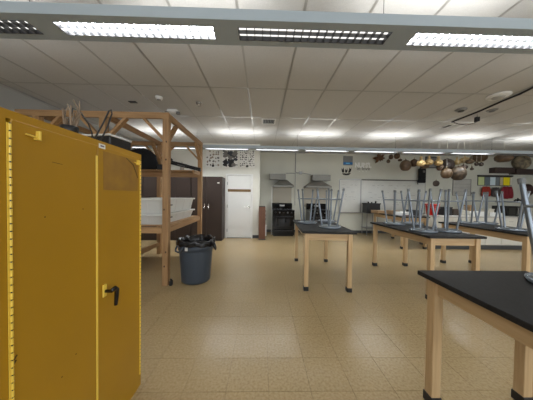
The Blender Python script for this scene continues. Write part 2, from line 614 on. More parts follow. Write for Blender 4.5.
# corner latch brackets near the top of each door
for dd, yy in ((doorA, onx(37, 123, FX).y), (doorB, onx(137, 157, FX).y)):
    z = 1.615
    k = MB().box((0, yy - .006, z - .012), (.016, yy + .002, z + .022), 0, .001)
    k.tube([(.008, yy - .004, z - .004), (.009, yy - .045, z - .001)], [.004, .003], 8)
    k.box((.0, yy - .012, z - .013), (.012, yy + .005, z - .006))
    k.build('latch_bracket', M_yelb, dd)
M_scuff = mat('scuff', (.06, .035, .008), .7)
for px, py, ln, an, th in ((12, 367, .02, .9, .006), (13, 361, .018, .8, .005), (52, 162, .045, -.08, .0018)):
    p = onx(px, py, FX)
    MB().beam((.0003, p.y, p.z), (.0003, p.y + ln * cos(an), p.z + ln * sin(an)), .001, th).build('scuff_mark', M_scuff, doorA)
for px, py in ((45, 217), (83, 209), (76, 354), (62, 377)):
    p = onx(px, py, FX)
    MB().box((0, p.y - .0025, p.z - .0025), (.0005, p.y + .0025, p.z + .0025)).build('scuff_mark', M_scuff, doorA)

# things on top of the cabinet
t = thing('twig_bundle', 'bundle of bare pale twigs standing up on the yellow cabinet', 'twigs', (-.975, 1.06, CT))
M_twig = mat('twig', (.30, .22, .15), .8, var=.4, scale=14)
for i in range(11):
    th = rnd.uniform(0, 2 * pi)
    sp = rnd.uniform(.01, .055)
    h = rnd.uniform(.09, .15) if i else .20
    pts = [(cos(th) * .012, sin(th) * .012, .005)]
    for s in (.4, .75, 1):
        pts.append((cos(th) * (.012 + sp * s) + rnd.uniform(-.008, .008), sin(th) * (.012 + sp * s) + rnd.uniform(-.008, .008), h * s))
    tw = MB().tube(pts, [.007, .006, .0045, .003], 7)
    q = Vector(pts[2])
    tw.tube([q, q + Vector((rnd.uniform(-.03, .03), rnd.uniform(-.03, .03), .05))], [.004, .002], 6)
    tw.build('twig', M_twig, t)
MB().lathe([(0, 0), (.032, 0), (.036, .05), (.033, .052), (.03, .006), (0, .006)], 14).build('holder', M_black, t)
t = thing('tray', 'flat black tray with a pale rim on top of the yellow cabinet', 'tray', (-1.03, 1.375, CT), radians(-8))
MB().box((-.11, -.085, 0), (.11, .085, .07), 0, .006).build('body', M_black, t)
MB().box((-.113, -.088, .07), (.113, .088, .082), 0, .002).build('rim', mat('pale_rim', (.55, .55, .53), .4), t)
cb = MB().tube([(-1.0, 1.23, CT + .006), (-.99, 1.24, CT + .05), (-.96, 1.26, CT + .14), (-.935, 1.27, CT + .215), (-.925, 1.275, CT + .225), (-.92, 1.275, CT + .20), (-.935, 1.26, CT + .12), (-.955, 1.245, CT + .05), (-.96, 1.22, CT + .006)], .0045, 8)
tag(cb.build('power_cable', M_black), 'black cable looping up from the top of the yellow cabinet', 'cable')
cb = MB().tube([(-1.04, 1.13, CT + .005), (-1.04, 1.13, CT + .10), (-1.03, 1.14, CT + .175), (-1.0, 1.15, CT + .16), (-.965, 1.16, CT + .10), (-.95, 1.165, CT + .05), (-.95, 1.17, CT + .006)], .004, 8)
tag(cb.build('power_cable', M_black), 'thin black cable beside the twigs on the yellow cabinet', 'cable')

# ------------------------------------------------------------------ pine rack
RX0, RXM, RX1, RYF, RYB, RZ = -3.40, -2.42, -1.475, 3.19, 4.885, 2.64
t = thing('storage_rack', 'tall rough pine lumber rack with knee braces behind the yellow cabinet', 'rack', (0, 0, 0))
PW = .0445
posts = {}
for x in (RX0, RXM, RX1):
    for y in (RYF, RYB):
        posts[(x, y)] = MB().box((x - PW, y - PW, 0), (x + PW, y + PW, RZ - .09), 0, .003).build('post', M_pine['z'], t)
kn = mat('knot', (.07, .03, .012), .7)
for (z, dx) in ((1.93, .01), (1.17, -.015), (.52, .012), (.30, -.01), (2.2, .015)):
    k = MB().lathe([(0, 0), (.011, 0), (.011, .0012), (0, .0012)], 10)
    k.v = [(x + RX1 + dx, RYF - PW - zz, y * 1.4 + z) for x, y, zz in k.v]
    k.build('knot', kn, posts[(RX1, RYF)])


def rail(a, b, axis, wd=.038, ht=.09):
    return MB().beam(a, b, wd, ht).build('rail', M_pine[axis], t)


zt = RZ - .045
rail((RX0 - .3, RYF - .02, zt), (RX1 + PW, RYF - .02, zt), 'x')
rail((RX0 - .3, RYB + .02, zt), (RX1 + PW, RYB + .02, zt), 'x')
for x in (RX0, RXM, RX1 + .02):
    rail((x, RYF, zt), (x, RYB, zt), 'y')
zs = .855
rail((RX0 - .05, RYF - .035, zs), (RX1 - PW, RYF - .035, zs), 'x')
rail((RX0 - .05, RYB, zs), (RX1 - PW, RYB, zs), 'x')
for x in (RX0, RX1):
    rail((x, RYF + PW, zs), (x, RYB - PW, zs), 'y')
rail((RXM, RYF + PW, .24), (RXM, RYB - PW, .24), 'y')
for i in range(9):
    y = RYF + .05 + i * .182
    MB().box((RX0 + .02, y, .9), (RX1 - .02, y + .176, .915)).build('shelf_board', M_pine['x'], t)
rail((RX0, RYB - PW - .019, 1.86), (RX1, RYB - PW - .019, 1.86), 'x', ht=.1)
for i in range(2):
    y = RYB - .46 + i * .2
    MB().box((RX0 + .02, y, 1.91), (RX1 + .02, y + .19, 1.93)).build('shelf_board', M_pine['x'], t)
for x in (RX0, RX1):
    MB().beam((x, RYB - .46, 1.885), (x, RYB - .06, 1.885), .038, .05).build('shelf_bearer', M_pine['y'], t)


def brace(a, b, up, ax):
    MB().beam(a, b, .038, .07, up).build('knee_brace', M_pine[ax], t)


L = .32
for x, s in ((RXM, -1), (RXM, 1), (RX1, -1), (RX0, 1), (RX0, -1)):
    for y in (RYF, RYB):
        brace((x + s * .03, y, RZ - .09 - L), (x + s * (L + .02), y, RZ - .085), (0, 1, 0), 'x')
for x in (RX0, RXM, RX1):
    for y, s in ((RYF, 1), (RYB, -1)):
        brace((x, y + s * .03, RZ - .09 - L), (x, y + s * (L + .02), RZ - .085), (1, 0, 0), 'y')
bz = tag(MB().box((RX1 + .065, RYF - .05, 0), (RX1 + .105, RYF + .01, .075), 0, .008).tube([(RX1 + .085, RYF - .02, .07), (RX1 + .085, RYF - .02, .10)], .014).build('door_stop', M_black), 'small black wedge-like block beside the front foot of the pine rack', 'block')


def tub(z, h, label, x0=-2.36, x1=-1.535, y0=3.26, y1=4.72, lip=.05):
    t = thing('storage_tub', label, 'tub', ((x0 + x1) / 2, (y0 + y1) / 2, z), 0, 'white plastic tubs on the pine rack')
    hx, hy, tp = (x1 - x0) / 2, (y1 - y0) / 2, .045
    def ring(i, zz):
        return [(-hx + i, -hy + i, zz), (hx - i, -hy + i, zz), (hx - i, hy - i, zz), (-hx + i, hy - i, zz)]
    vs = ring(tp + .03, 0) + ring(.03, h - .02) + ring(.038, h - .02) + ring(tp + .04, .012)
    fs = [(3, 2, 1, 0), (12, 13, 14, 15)]
    for a in range(3):
        for k in range(4):
            fs.append((a * 4 + k, a * 4 + (k + 1) % 4, a * 4 + 4 + (k + 1) % 4, a * 4 + 4 + k))
    MB().add(vs, fs).build('body', M_tub, t)
    r = MB()
    r.box((-hx, -hy, h - .03), (hx, -hy + .04, h), 0, .004).box((-hx, hy - .04, h - .03), (hx, hy, h), 0, .004)
    r.box((-hx, -hy + .04, h - .03), (-hx + .04, hy - .04, h), 0, .004).box((hx - .04, -hy + .04, h - .03), (hx, hy - .04, h), 0, .004)
    r.build('rim', M_tub, t)
    for k in range(4):
        yy = -hy + (k + .5) * 2 * hy / 4
        MB().beam((hx - tp - .028, yy, .02), (hx - .034, yy, h - .03), .03, .012, (1, 0, 0)).build('rib', M_tub, t)
        xx = -hx + (k + .5) * 2 * hx / 4
        MB().beam((xx, -hy + tp + .028, .02), (xx, -hy + .034, h - .03), .03, .012, (0, 1, 0)).build('rib', M_tub, t)
    MB().box((hx - .07, -hy + .28, h * .5), (hx - .038, -hy + .38, h * .5 + .02), 0, .004).build('grip', M_dark, t)
    return t


tub(.915, .17, 'shallow white plastic tub at the bottom of the pair on the pine rack')
tub(1.085, .25, 'deep white plastic tub stacked on the shallower one on the pine rack')
bg_ = MB()
prof = [(0, 0), (.16, 0), (.2, .05), (.215, .16), (.2, .27), (.13, .36), (.05, .4), (0, .405)]
bg_.lathe(prof, 20, (0, 0, 0), fn=lambda th, z: 1 + .06 * sin(3 * th + 9 * z) + .04 * sin(7 * th - 14 * z))
o = bg_.build('body', M_fabric)
t = thing('duffel_bag', 'bulky black bag sitting on the upper shelf of the pine rack', 'bag', (-2.70, 4.64, 1.93))
o.parent = t
o.scale = (1.55, .95, 1.22)
MB().tube([(-.14, -.14, .3), (-.07, -.2, .36), (.07, -.2, .36), (.14, -.14, .3)], .012, 8).build('strap', M_fabric, t)
MB().box((.03, -.225, .04), (.06, -.185, .09), 0, .003).build('tag', M_paper, t)
tag(MB().box((-2.30, 4.52, 1.93), (-2.17, 4.72, 2.06), 0, .01).build('speaker_box', M_black), 'small black box beside the black bag on the pine rack', 'box')
pa, pb = ony(173, 167, 4.45), ony(200, 176, 4.75)
t = thing('tripod', 'folded black tripod lying across the upper shelf of the pine rack', 'tripod', (0, 0, 0))
pa, pb = Vector((-1.98, 4.47, 2.08)), Vector((-1.34, 4.47, 1.93))
dv = (pb - pa).normalized()
for dy, dz in ((-.022, 0), (.022, 0), (0, .035)):
    MB().tube([pa + Vector((0, dy, dz)), pa.lerp(pb, .55) + Vector((0, dy, dz))], .025, 10).tube([pa.lerp(pb, .5) + Vector((0, dy, dz)), pb + Vector((0, dy, dz))], .02, 10).build('leg', M_black, t)
MB().box(pa - Vector((.05, .04, .01)), pa + Vector((.03, .04, .10)), 0, .01).build('head', M_black, t)
MB().tube([pa + Vector((0, 0, .08)), pa + Vector((-.05, -.02, .2))], .008).build('handle', M_black, t)
MB().tube([pa.lerp(pb, .25) + Vector((0, -.046, .0)), pa.lerp(pb, .5) + Vector((0, -.046, .0))], .005).build('silver_stripe', M_galv, t)
tag(MB().lathe([(0, 0), (.04, 0), (.045, .1), (.03, .17), (.018, .2), (.018, .23), (0, .232)], 14, (-1.85, 4.76, 1.93)).build('bottle', mat('pale_plastic', (.5, .48, .44), .5)), 'pale plastic bottle at the back of the pine rack shelf', 'bottle')

# ------------------------------------------------------------------ trash can
t = thing('trash_can', 'blue grey round plastic trash can with a black liner in the middle of the floor', 'trash can', (-1.075, 3.385, 0))
bd = MB().lathe([(0, 0), (.205, 0), (.225, .02), (.228, .05), (.268, .60), (.268, .62), (.283, .625), (.285, .66), (.272, .665), (.262, .64), (.215, .03), (0, .03)], 36)
bd.build('body', M_can, t)
MB().lathe([(.262, .52), (.277, .525), (.281, .61), (.268, .615)], 36).build('collar_band', M_can, t)
for th in (radians(-105 - 30), radians(45)):
    cx, cy = cos(th), sin(th)
    tx, ty = -cy, cx
    h = MB()
    pts = []
    for s, z, o in ((-.09, .60, .27), (-.085, .55, .30), (-.05, .525, .315), (.05, .525, .315), (.085, .55, .30), (.09, .60, .27)):
        pts.append((cx * o + tx * s, cy * o + ty * s, z))
    h.tube(pts, .013, 8)
    h.build('handle', M_can, t)
nb = 44
def crinkle(th, z):
    return 1 + (.012 * sin(7 * th + 25 * z) + .010 * sin(15 * th - 37 * z) + .008 * sin(27 * th + 50 * z))
vs_prof = [(.222, .40), (.236, .54), (.25, .645), (.268, .69), (.290, .70), (.304, .68), (.306, .65), (.304, .612)]
lin = MB().lathe(vs_prof, 72, fn=crinkle)
nv = []
for (x, y, z) in lin.v:
    th = math.atan2(y, x)
    r = math.hypot(x, y)
    if r > .285:
        z -= .022 * max(0, sin(2 * th + 2.6)) + .009 * sin(11 * th) * (1 if z < .66 else .3)
    else:
        z += .012 * sin(13 * th) + .012 * sin(5 * th + 1)
    nv.append((x, y, z))
lin.v = nv
# the knotted tail hanging on the right
lin.tube([(.27, -.11, .66), (.315, -.13, .63), (.345, -.14, .56), (.35, -.14, .53)], [.02, .03, .022, .004], 8)
lin.build('bin_liner', M_bag, t)
th = radians(-103)
k = MB().box((-.022, -.002, -.026), (.022, .002, .026))
st = k.build('sticker', M_paper, t, 'small white sticker')
st.location = (cos(th) * .284, sin(th) * .284, .575)
st.rotation_euler = (0, 0, th + pi / 2)

# ------------------------------------------------------------------ brown wardrobes
def wardrobe(x0, x1, label, yf=6.29):
    t = thing('steel_wardrobe', label, 'wardrobe', ((x0 + x1) / 2, yf, 0), 0, 'dark brown wardrobes by the door')
    hw, h = (x1 - x0) / 2, 1.97
    MB().box((-hw, .02, .0), (hw, STEP_Y - .005 - yf, h), 0, .004).build('body', M_brown, t)
    for s in (-1, 1):
        d = MB().box((min(s * .003, s * (hw - .015)), 0, .07), (max(s * .003, s * (hw - .015)), .02, h - .025), 0, .002).build('door', M_brown, t)
        hd = MB().box((s * .06 - .014, -.012, 1.0), (s * .06 + .014, 0, 1.14), 0, .003)
        hd.tube([(s * .06, -.012, 1.05), (s * .06, -.035, 1.05), (s * .06, -.035, .98)], .008, 8)
        hd.build('handle', M_chrome, d)
    return t


w1 = wardrobe(-2.165, -1.225, 'dark brown steel wardrobe standing right beside the white door')
wardrobe(-3.12, -2.175, 'dark brown steel wardrobe seen through the right bay of the pine rack')
wardrobe(-4.08, -3.13, 'dark brown steel wardrobe in the far left corner behind the pine rack')
MB().box((.32, -.002, 1.76), (.385, 0, 1.80)).build('sticker', M_paper, w1, 'small white sticker')

# ------------------------------------------------------------------ pedestal beside the wall corner
t = thing('wooden_pedestal', 'narrow reddish brown wooden pedestal at the corner left of the black range', 'pedestal', (.005, 6.60, 0))
M_red = wood('redwood_z', (.17, .072, .038), (.11, .045, .024), 'z')
MB().box((-.105, -.09, .02), (.105, .09, 1.05), 0, .006).build('column', M_red, t)
MB().box((-.11, -.095, 0), (.11, .095, .03), 0, .004).build('plinth', M_base, t)
MB().box((-.10, -.085, 1.05), (.10, .085, 1.075), 0, .008).build('cap', M_black, t)
MB().box((.105, -.06, .12), (.14, .04, .46), 0, .006).build('paper_holder', M_white, t)
for z in (.62, .74, .88):
    MB().box((.105, -.03, z), (.13, .03, z + .07), 0, .006).build('hook_tag', M_galv, t)

# ------------------------------------------------------------------ ranges and hoods
def kitchen_range(x, label):
    t = thing('range_cooker', label, 'stove', (x, 7.10, 0), 0, 'black ranges on the back wall')
    W = .38
    MB().box((-W, .03, .04), (W, .70, .90), 0, .004).box((-W + .03, .06, 0), (W - .03, .66, .04)).build('body', M_enamel, t)
    d = MB().box((-W, 0, .25), (W, .03, .74), 0, .004).build('oven_door', M_enamel, t)
    MB().box((-.24, -.004, .34), (.24, 0, .60)).build('oven_window', M_glassb, d)
    MB().tube([(-.32, 0, .69), (-.32, -.045, .69), (.32, -.045, .69), (.32, 0, .69)], .011, 8).build('oven_handle', M_dark, d)
    dw = MB().box((-W, 0, .06), (W, .03, .235), 0, .004).build('drawer', M_enamel, t)
    MB().box((-.3, -.012, .2), (.3, 0, .22), 0, .003).build('drawer_pull', M_dark, dw)
    MB().box((-W, .0, .755), (W, .04, .895), 0, .006).build('control_panel', M_enamel, t)
    for i in range(5):
        k = MB().lathe([(0, 0), (.026, 0), (.022, .028), (0, .03)], 14)
        k.v = [(xx + -.28 + i * .14, -z, y + .83) for xx, y, z in k.v]
        k.build('knob', M_galv if i % 2 else M_dark, t)
    MB().box((-W - .004, 0, .90), (W + .004, .70, .92), 0, .005).build('cooktop', M_enamel, t)
    for gx_ in (-.19, .19):
        for gy_ in (.19, .48):
            g = MB().tube([(gx_ + .11 * cos(a), gy_ + .11 * sin(a), .925) for a in [k * pi / 8 for k in range(16)]], .006, 6, closed=True)
            g.beam((gx_ - .14, gy_, .932), (gx_ + .14, gy_, .932), .012, .012).beam((gx_, gy_ - .13, .932), (gx_, gy_ + .13, .932), .012, .012)
            g.build('burner_grate', M_dark, t)
    g = MB().box((-W, .62, .92), (W, .72, 1.14), 0, .015).build('backguard', M_enamel, t)
    MB().box((-.09, .615, 1.02), (.09, .62, 1.08)).build('clock_display', M_galv, g)
    return t


kitchen_range(.755, 'black enamel range standing left of the centre lab table')
kitchen_range(2.06, 'black enamel range behind the stools on the centre lab table')


def hood(x, w, dx0, dx1, label, zb, side):
    t = thing('range_hood', label, 'range hood', (x, BACK, 0), 0, 'steel hoods on the back wall')
    d = .55
    y0 = -d
    m1 = MB()
    tx = (dx0 + dx1) / 2 - x
    a = [(-w / 2, y0, zb), (w / 2, y0, zb), (w / 2, -.003, zb), (-w / 2, -.003, zb)]
    a2 = [(p[0], p[1], zb + .05) for p in a]
    a3 = [(-.14, y0 + .22, zb + .27), (.14, y0 + .22, zb + .27), (.14, -.003, zb + .27), (-.14, -.003, zb + .27)]
    m1.add(a + a2 + a3, [(3, 2, 1, 0), (8, 9, 10, 11)] + [(b + k, b + (k + 1) % 4, b + 4 + (k + 1) % 4, b + 4 + k) for b in (0, 4) for k in range(4)])
    m1.build('canopy', M_steel, t)
    MB().box((dx0 - x, y0 + .18, zb + .272), (dx1 - x, -.003, zb + .485), 0, .004).build('duct_box', M_steel, t)
    sp = MB().box((x - w / 2 + .01, BACK - .014, 1.0), (x + w / 2 - .01, BACK - .0005, zb - .002), 0, .002).build('splash_panel', mat('tan_steel', (.33, .30, .24), .45, .3))
    tag(sp, 'tan steel splash panel behind the ' + side + ' black range', 'panel', 'splash panels behind the ranges')
    return t


h1 = hood(.77, .76, .26, .86, 'stainless range hood with a duct box to its left', 1.74, 'left')
MB().box((.335, 7.42, .0), (.36, 7.46, 1.74), 0, .003).build('hood_post', M_white)
tag(bpy.data.objects['hood_post'], 'slim white post standing left of the left black range', 'post')
hood(2.06, .92, 1.86, 2.53, 'wider stainless range hood with a duct box to its right', 1.73, 'right')

# conduit on the wall
t = thing('wall_conduit', 'grey electrical conduit running down the back wall between the range hoods', 'conduit', (1.27, BACK, 0))
MB().tube([(0, -.02, CEIL - .03), (0, -.02, 2.36), (.06, -.02, 2.31), (.14, -.02, 2.31)], .02, 8).build('riser', M_galv, t)
MB().tube([(0, -.02, 2.34), (0, -.02, 1.05)], .012, 8).build('drop', M_galv, t)
MB().box((.14, -.07, 2.26), (.26, -.002, 2.37), 0, .006).build('junction_box', M_galv, t)
MB().tube([(.26, -.02, 2.31), (.62, -.02, 2.26)], .012, 8).build('branch', M_galv, t)
MB().tube([(-.36, -.02, 2.29), (0, -.02, 2.29)], .012, 8).build('branch', M_galv, t)

# ------------------------------------------------------------------ lab tables
TW, TL, TZ = .79, 1.52, .89


def lab_table():
    t = thing('lab_table', '', 'table', (0, 0, 0), 0, 'wooden lab tables with black tops')
    MB().box((-TW / 2, -TL / 2, TZ - .03), (TW / 2, TL / 2, TZ), 0, .003).build('table_top', M_top, t)
    ix, iy, h = TW / 2 - .078, TL / 2 - .065, .031
    leg = MB().box((-h, -h, .05), (h, h, TZ - .03), 0, .003).mesh('leg', M_oak['z'])
    boot = MB().box((-h - .006, -h - .006, 0), (h + .006, h + .006, .062), 0, .004).mesh('leg_boot', M_black)
    for sx in (-1, 1):
        for sy in (-1, 1):
            l = inst('leg', leg, t, (sx * ix, sy * iy, 0))
            inst('leg_boot', boot, l)
    z0, z1 = TZ - .03 - .105, TZ - .0305
    for s in (-1, 1):
        MB().box((-ix + h, s * iy - .011, z0), (ix - h, s * iy + .011, z1), 0, .002).build('apron', M_oak['x'], t)
        MB().box((s * ix - .011, -iy + h, z0), (s * ix + .011, iy - h, z1), 0, .002).build('apron', M_oak['y'], t)
    return t


T0 = lab_table()
TABLES = [
    ((1.03, 3.705, 0), radians(-3.6), 'wooden lab table with black top standing alone in the centre of the room'),
    ((2.65, 3.455, 0), 0, 'wooden lab table with black top carrying four stools right of centre'),
    ((4.27, 3.66, 0), 0, 'wooden lab table with black top at the right picture edge carrying three stools'),
    ((4.19, 6.24, 0), 0, 'cluttered wooden lab table near the back wall beside the white base cabinets'),
    ((1.50, .66, 0), 0, 'nearest wooden lab table with black top in the right foreground'),
]
for i, (loc, rz, lab) in enumerate(TABLES):
    o = T0 if i == 0 else copy_tree(T0)
    o.location, o.rotation_euler = loc, (0, 0, rz)
    o['label'] = lab
# dark scratch grain on the near table's far apron is left to the wood itself

# ------------------------------------------------------------------ stools, upside down
SH = .65


def stool():
    t = thing('stool', '', 'stool', (0, 0, 0), 0, 'grey stools turned upside down on the lab tables')
    MB().lathe([(0, 0), (.165, 0), (.178, .006), (.183, .016), (.181, .028), (.172, .034), (.16, .03), (.15, .026), (0, .026)], 32).build('seat', M_seat, t)
    MB().lathe([(0, .026), (.135, .026), (.135, .036), (0, .036)], 20).build('seat_plate', M_stool, t)
    rb, rt = .12, .212
    zr = .47
    for k in range(4):
        th = k * pi / 2 + pi / 4
        a = Vector((cos(th) * rb, sin(th) * rb, .03))
        b = Vector((cos(th) * rt, sin(th) * rt, SH))
        l = MB().tube([a, b - (b - a) * .03], .0145, 10).build('leg', M_stool, t)
        MB().tube([b - (b - a) * .06, b], .0185, 10).build('foot_cap', M_cap, l)
    rr = rb + (rt - rb) * (zr - .03) / (SH - .03)
    MB().tube([(cos(k * pi / 16) * rr, sin(k * pi / 16) * rr, zr) for k in range(32)], .0095, 8, closed=True).build('foot_ring', M_stool, t)
    return t


S0 = stool()
STOOLS = [
    (1.125, 3.38, 20, 'upturned grey stool nearest the front edge of the centre lab table'),
    (.87, 3.90, 5, 'upturned grey stool on the left side of the centre lab table'),
    (1.33, 4.14, 35, 'upturned grey stool furthest back on the centre lab table'),
    (2.53, 3.86, 10, 'upturned grey stool at the far left corner of the four-stool lab table'),
    (2.48, 3.09, 25, 'upturned grey stool at the near left corner of the four-stool lab table'),
    (2.865, 3.12, 8, 'upturned grey stool at the near right corner of the four-stool lab table'),
    (2.915, 3.90, 30, 'upturned grey stool at the far right corner of the four-stool lab table'),
    (4.235, 4.10, 15, 'upturned grey stool at the far left of the lab table at the right edge'),
    (4.15, 3.32, 28, 'upturned grey stool at the near left of the lab table at the right edge'),
    (4.62, 4.13, 0, 'upturned grey stool at the far right of the lab table at the right edge'),
    (1.80, 1.13, 117 - 45, 'large close upturned grey stool cut off by the right picture edge'),
]
for i, (x, y, a, lab) in enumerate(STOOLS):
    o = S0 if i == 0 else copy_tree(S0)
    o.location, o.rotation_euler = (x, y, TZ), (0, 0, radians(a))
    o['label'] = lab

# ------------------------------------------------------------------ posters and signs
def poster(px0, py0, px1, py1, label, seed, n, sz, cols, big=0):
    a, b = ony(px0, py0, STEP_Y), ony(px1, py1, STEP_Y)
    w_, h_ = b.x - a.x, a.z - b.z
    t = thing('poster', label, 'poster', ((a.x + b.x) / 2, STEP_Y, b.z), 0, 'printed posters above the door')
    MB().box((-w_ / 2, -.004, 0), (w_ / 2, -.0005, h_)).build('sheet', M_paper, t)
    r = random.Random(seed)
    pr = MB()
    cells = int(math.sqrt(n)) + 1
    for i in range(cells):
        for j in range(cells):
            if r.random() > .88:
                continue
            x = -w_ / 2 + (i + .5 + r.uniform(-.2, .2)) * w_ / cells
            z = .04 + (j + .5 + r.uniform(-.2, .2)) * (h_ - .05) / cells
            s = sz * r.uniform(.5, 1.2)
            if big and r.random() < big:
                s *= 2.0
            m_ = r.randint(5, 7)
            x = max(-w_ / 2 + s, min(w_ / 2 - s, x))
            z = max(s, min(h_ - s, z))
            poly = [(x + cos(2 * pi * k / m_) * s * r.uniform(.45, 1), -.0055 - .0001 * len(pr.f) * .01, z + sin(2 * pi * k / m_) * s * r.uniform(.45, 1)) for k in range(m_)]
            pr.prism(poly, (0, .0015, 0), r.randrange(len(cols)))
    o = pr.build('print', cols, t)
    o['kind'] = 'stuff'
    k = MB().lathe([(0, 0), (.042, 0), (.042, .002), (0, .002)], 16)
    k.v = [(x, -.0065 + z * .5, y + .055) for x, y, z in k.v]
    k.build('round_mark', M_ink, t)


I2 = mat('ink_grey', (.16, .15, .14), .7)
I3 = mat('ink_tan', (.30, .24, .19), .7)
I4 = mat('ink_blue', (.03, .035, .05), .7)
poster(206.2, 149.5, 220, 167.5, 'leftmost of three white posters above the door, with sparse brown pictures', 3, 20, .045, [I3, I2, I3])
poster(222.2, 149.5, 238, 167.8, 'middle of three posters above the door, with large dark blue shapes', 5, 26, .06, [I4, M_ink, I2], .5)
poster(239.8, 149.5, 254.6, 168, 'rightmost of three white posters above the door, with many small black figures', 9, 55, .032, [M_ink, I2, M_ink])

YB = BACK


def panel(name, label, cat, px0, py0, px1, py1, mm, th=.012, frame=None, fw_=.02, Y=YB, group=None):
    a, b = ony(px0, py0, Y), ony(px1, py1, Y)
    w_, h_ = b.x - a.x, a.z - b.z
    t = thing(name, label, cat, ((a.x + b.x) / 2, Y, b.z), 0, group)
    MB().box((-w_ / 2, -th, 0), (w_ / 2, -.0005, h_)).build('sheet', mm, t)
    if frame:
        f = MB()
        f.box((-w_ / 2 - fw_, -th - .01, -fw_), (-w_ / 2, -.0005, h_ + fw_)).box((w_ / 2, -th - .01, -fw_), (w_ / 2 + fw_, -.0005, h_ + fw_))
        f.box((-w_ / 2, -th - .01, -fw_), (w_ / 2, -.0005, 0)).box((-w_ / 2, -th - .01, h_), (w_ / 2, -.0005, h_ + fw_))
        f.build('frame', frame, t)
    return t, w_, h_


M_wpaint = mat('letter_white', (.82, .82, .79), .6)
t, w_, h_ = panel('wall_sign', 'grey sign with a blue bar at its foot, high on the back wall', 'sign', 343.3, 156, 352.5, 165.5, mat('sign_grey', (.21, .215, .22), .6))
MB().box((-w_ / 2, -.016, .03), (w_ / 2, -.012, .125)).build('blue_bar', mat('sign_blue', (.015, .13, .36), .5), t)
MB().box((-.09, -.0185, .055), (.07, -.016, .10)).build('blue_bar_print', mat('sign_cyan', (.12, .42, .70), .5), t)
# black three-leaf emblem below it
a, b = ony(341.8, 167, YB), ony(350.8, 175.8, YB)
cx, w_, h_ = (a.x + b.x) / 2, b.x - a.x, a.z - b.z
t = thing('wall_emblem', 'black leafy emblem decal below the grey and blue sign', 'decal', (cx, YB, b.z))
for s, lean, top in ((-.115, -.04, 1.0), (0, 0, .9), (.115, .05, 1.05)):
    x = s
    poly = [(x - .045, -.004, .12), (x - .05 + lean * .5, -.004, .2), (x + lean - .035, -.004, h_ * top - .03), (x + lean, -.004, h_ * top - .10), (x + lean + .035, -.004, h_ * top - .01), (x + .05 + lean * .5, -.004, .2), (x + .03, -.004, .12)]
    MB().prism(poly, (0, .0035, 0)).build('leaf', M_ink, t)
MB().prism([(-w_ / 2, -.004, .075), (-.10, -.004, .03), (0, -.004, .01), (.11, -.004, .03), (w_ / 2, -.004, .10), (.1, -.004, .105), (0, -.004, .085), (-.1, -.004, .10)], (0, .0035, 0)).build('base_stroke', M_ink, t)
# lettering in white and black
a, b = ony(355, 162.5, YB), ony(371, 173, YB)
t = thing('wall_lettering', 'white capital lettering over a black script line, high on the back wall', 'lettering', ((a.x + b.x) / 2, YB, b.z))
text_mesh("NURS'L", .25, M_wpaint, 'white_letters', t, (0, -.002, .29), bold=.014, sx=.80)
text_mesh("in love", .17, mat('script_ink', (.05, .05, .05), .6), 'script_letters', t, (.02, -.002, .16), sx=1.15)
text_mesh("- - -", .15, M_wpaint, 'white_dashes', t, (0, -.002, .06), sx=1.5)

# ------------------------------------------------------------------ white boards
def board(px0, px1, pyt, label, dark):
    a, b = ony(px0, pyt, YB), ony(px1, 212.5, YB)
    x0, x1, z1, z0 = a.x, b.x, 2.06, .82
    t = thing('whiteboard', label, 'whiteboard', ((x0 + x1) / 2, YB, z0), 0, 'whiteboards on the back wall')
    hw, h = (x1 - x0) / 2, z1 - z0
    MB().box((-hw, -.02, 0), (hw, -.0005, h)).build('writing_surface', M_wb, t)
    MB().box((-hw, -.03, h), (hw, -.0005, h + .045)).build('top_rail', mat('rail_dark', (.09, .08, .065), .5) if dark else M_galv, t)
    MB().box((-hw, -.07, -.03), (hw, -.0005, 0)).build('pen_tray', M_galv, t)
    for s in (-1, 1):
        MB().box((s * hw - .012, -.024, 0), (s * hw + .012, -.0005, h)).build('edge_trim', M_galv, t)
    r = random.Random(int(px0))
    wr = MB()
    for i in range(9):
        zz = h * (.25 + .075 * i)
        x = -hw + .08
        while x < hw - .2:
            ln = r.uniform(.04, .16)
            if r.random() < .42:
                wr.beam((x, -.0212, zz + r.uniform(-.01, .01)), (x + ln, -.0212, zz + r.uniform(-.015, .015)), .001, .008)
            x += ln + r.uniform(.03, .1)
    o = wr.build('handwriting', mat('marker', (.17, .17, .16), .7), t)
    o['kind'] = 'stuff'
    return t


board(339.5, 359.8, 180, 'narrow whiteboard with faint handwriting left of the dark-railed board', False)
board(361.2, 424, 180, 'long whiteboard with a dark top rail behind the stools', True)
t, w_, h_ = panel('notice_board', 'grey paper chart with a thin dark border on the back wall', 'chart', 453, 179.3, 470, 195.5, mat('chart_grey', (.50, .49, .455), .7, var=.15, scale=5), frame=mat('thin_frame', (.12, .11, .1), .6), fw_=.012)
for i in range(3):
    MB().box((-w_ / 2 + .03, -.0135, h_ * (.22 + .24 * i)), (w_ / 2 - .03, -.012, h_ * (.22 + .24 * i) + .008)).build('ruled_line', I2, t)
panel('picture', 'small dark-framed grey picture behind the pale hanging gourds', 'picture', 426, 157.5, 436.5, 167.5, mat('picture_grey', (.24, .235, .23), .5), frame=M_dark, fw_=.035)

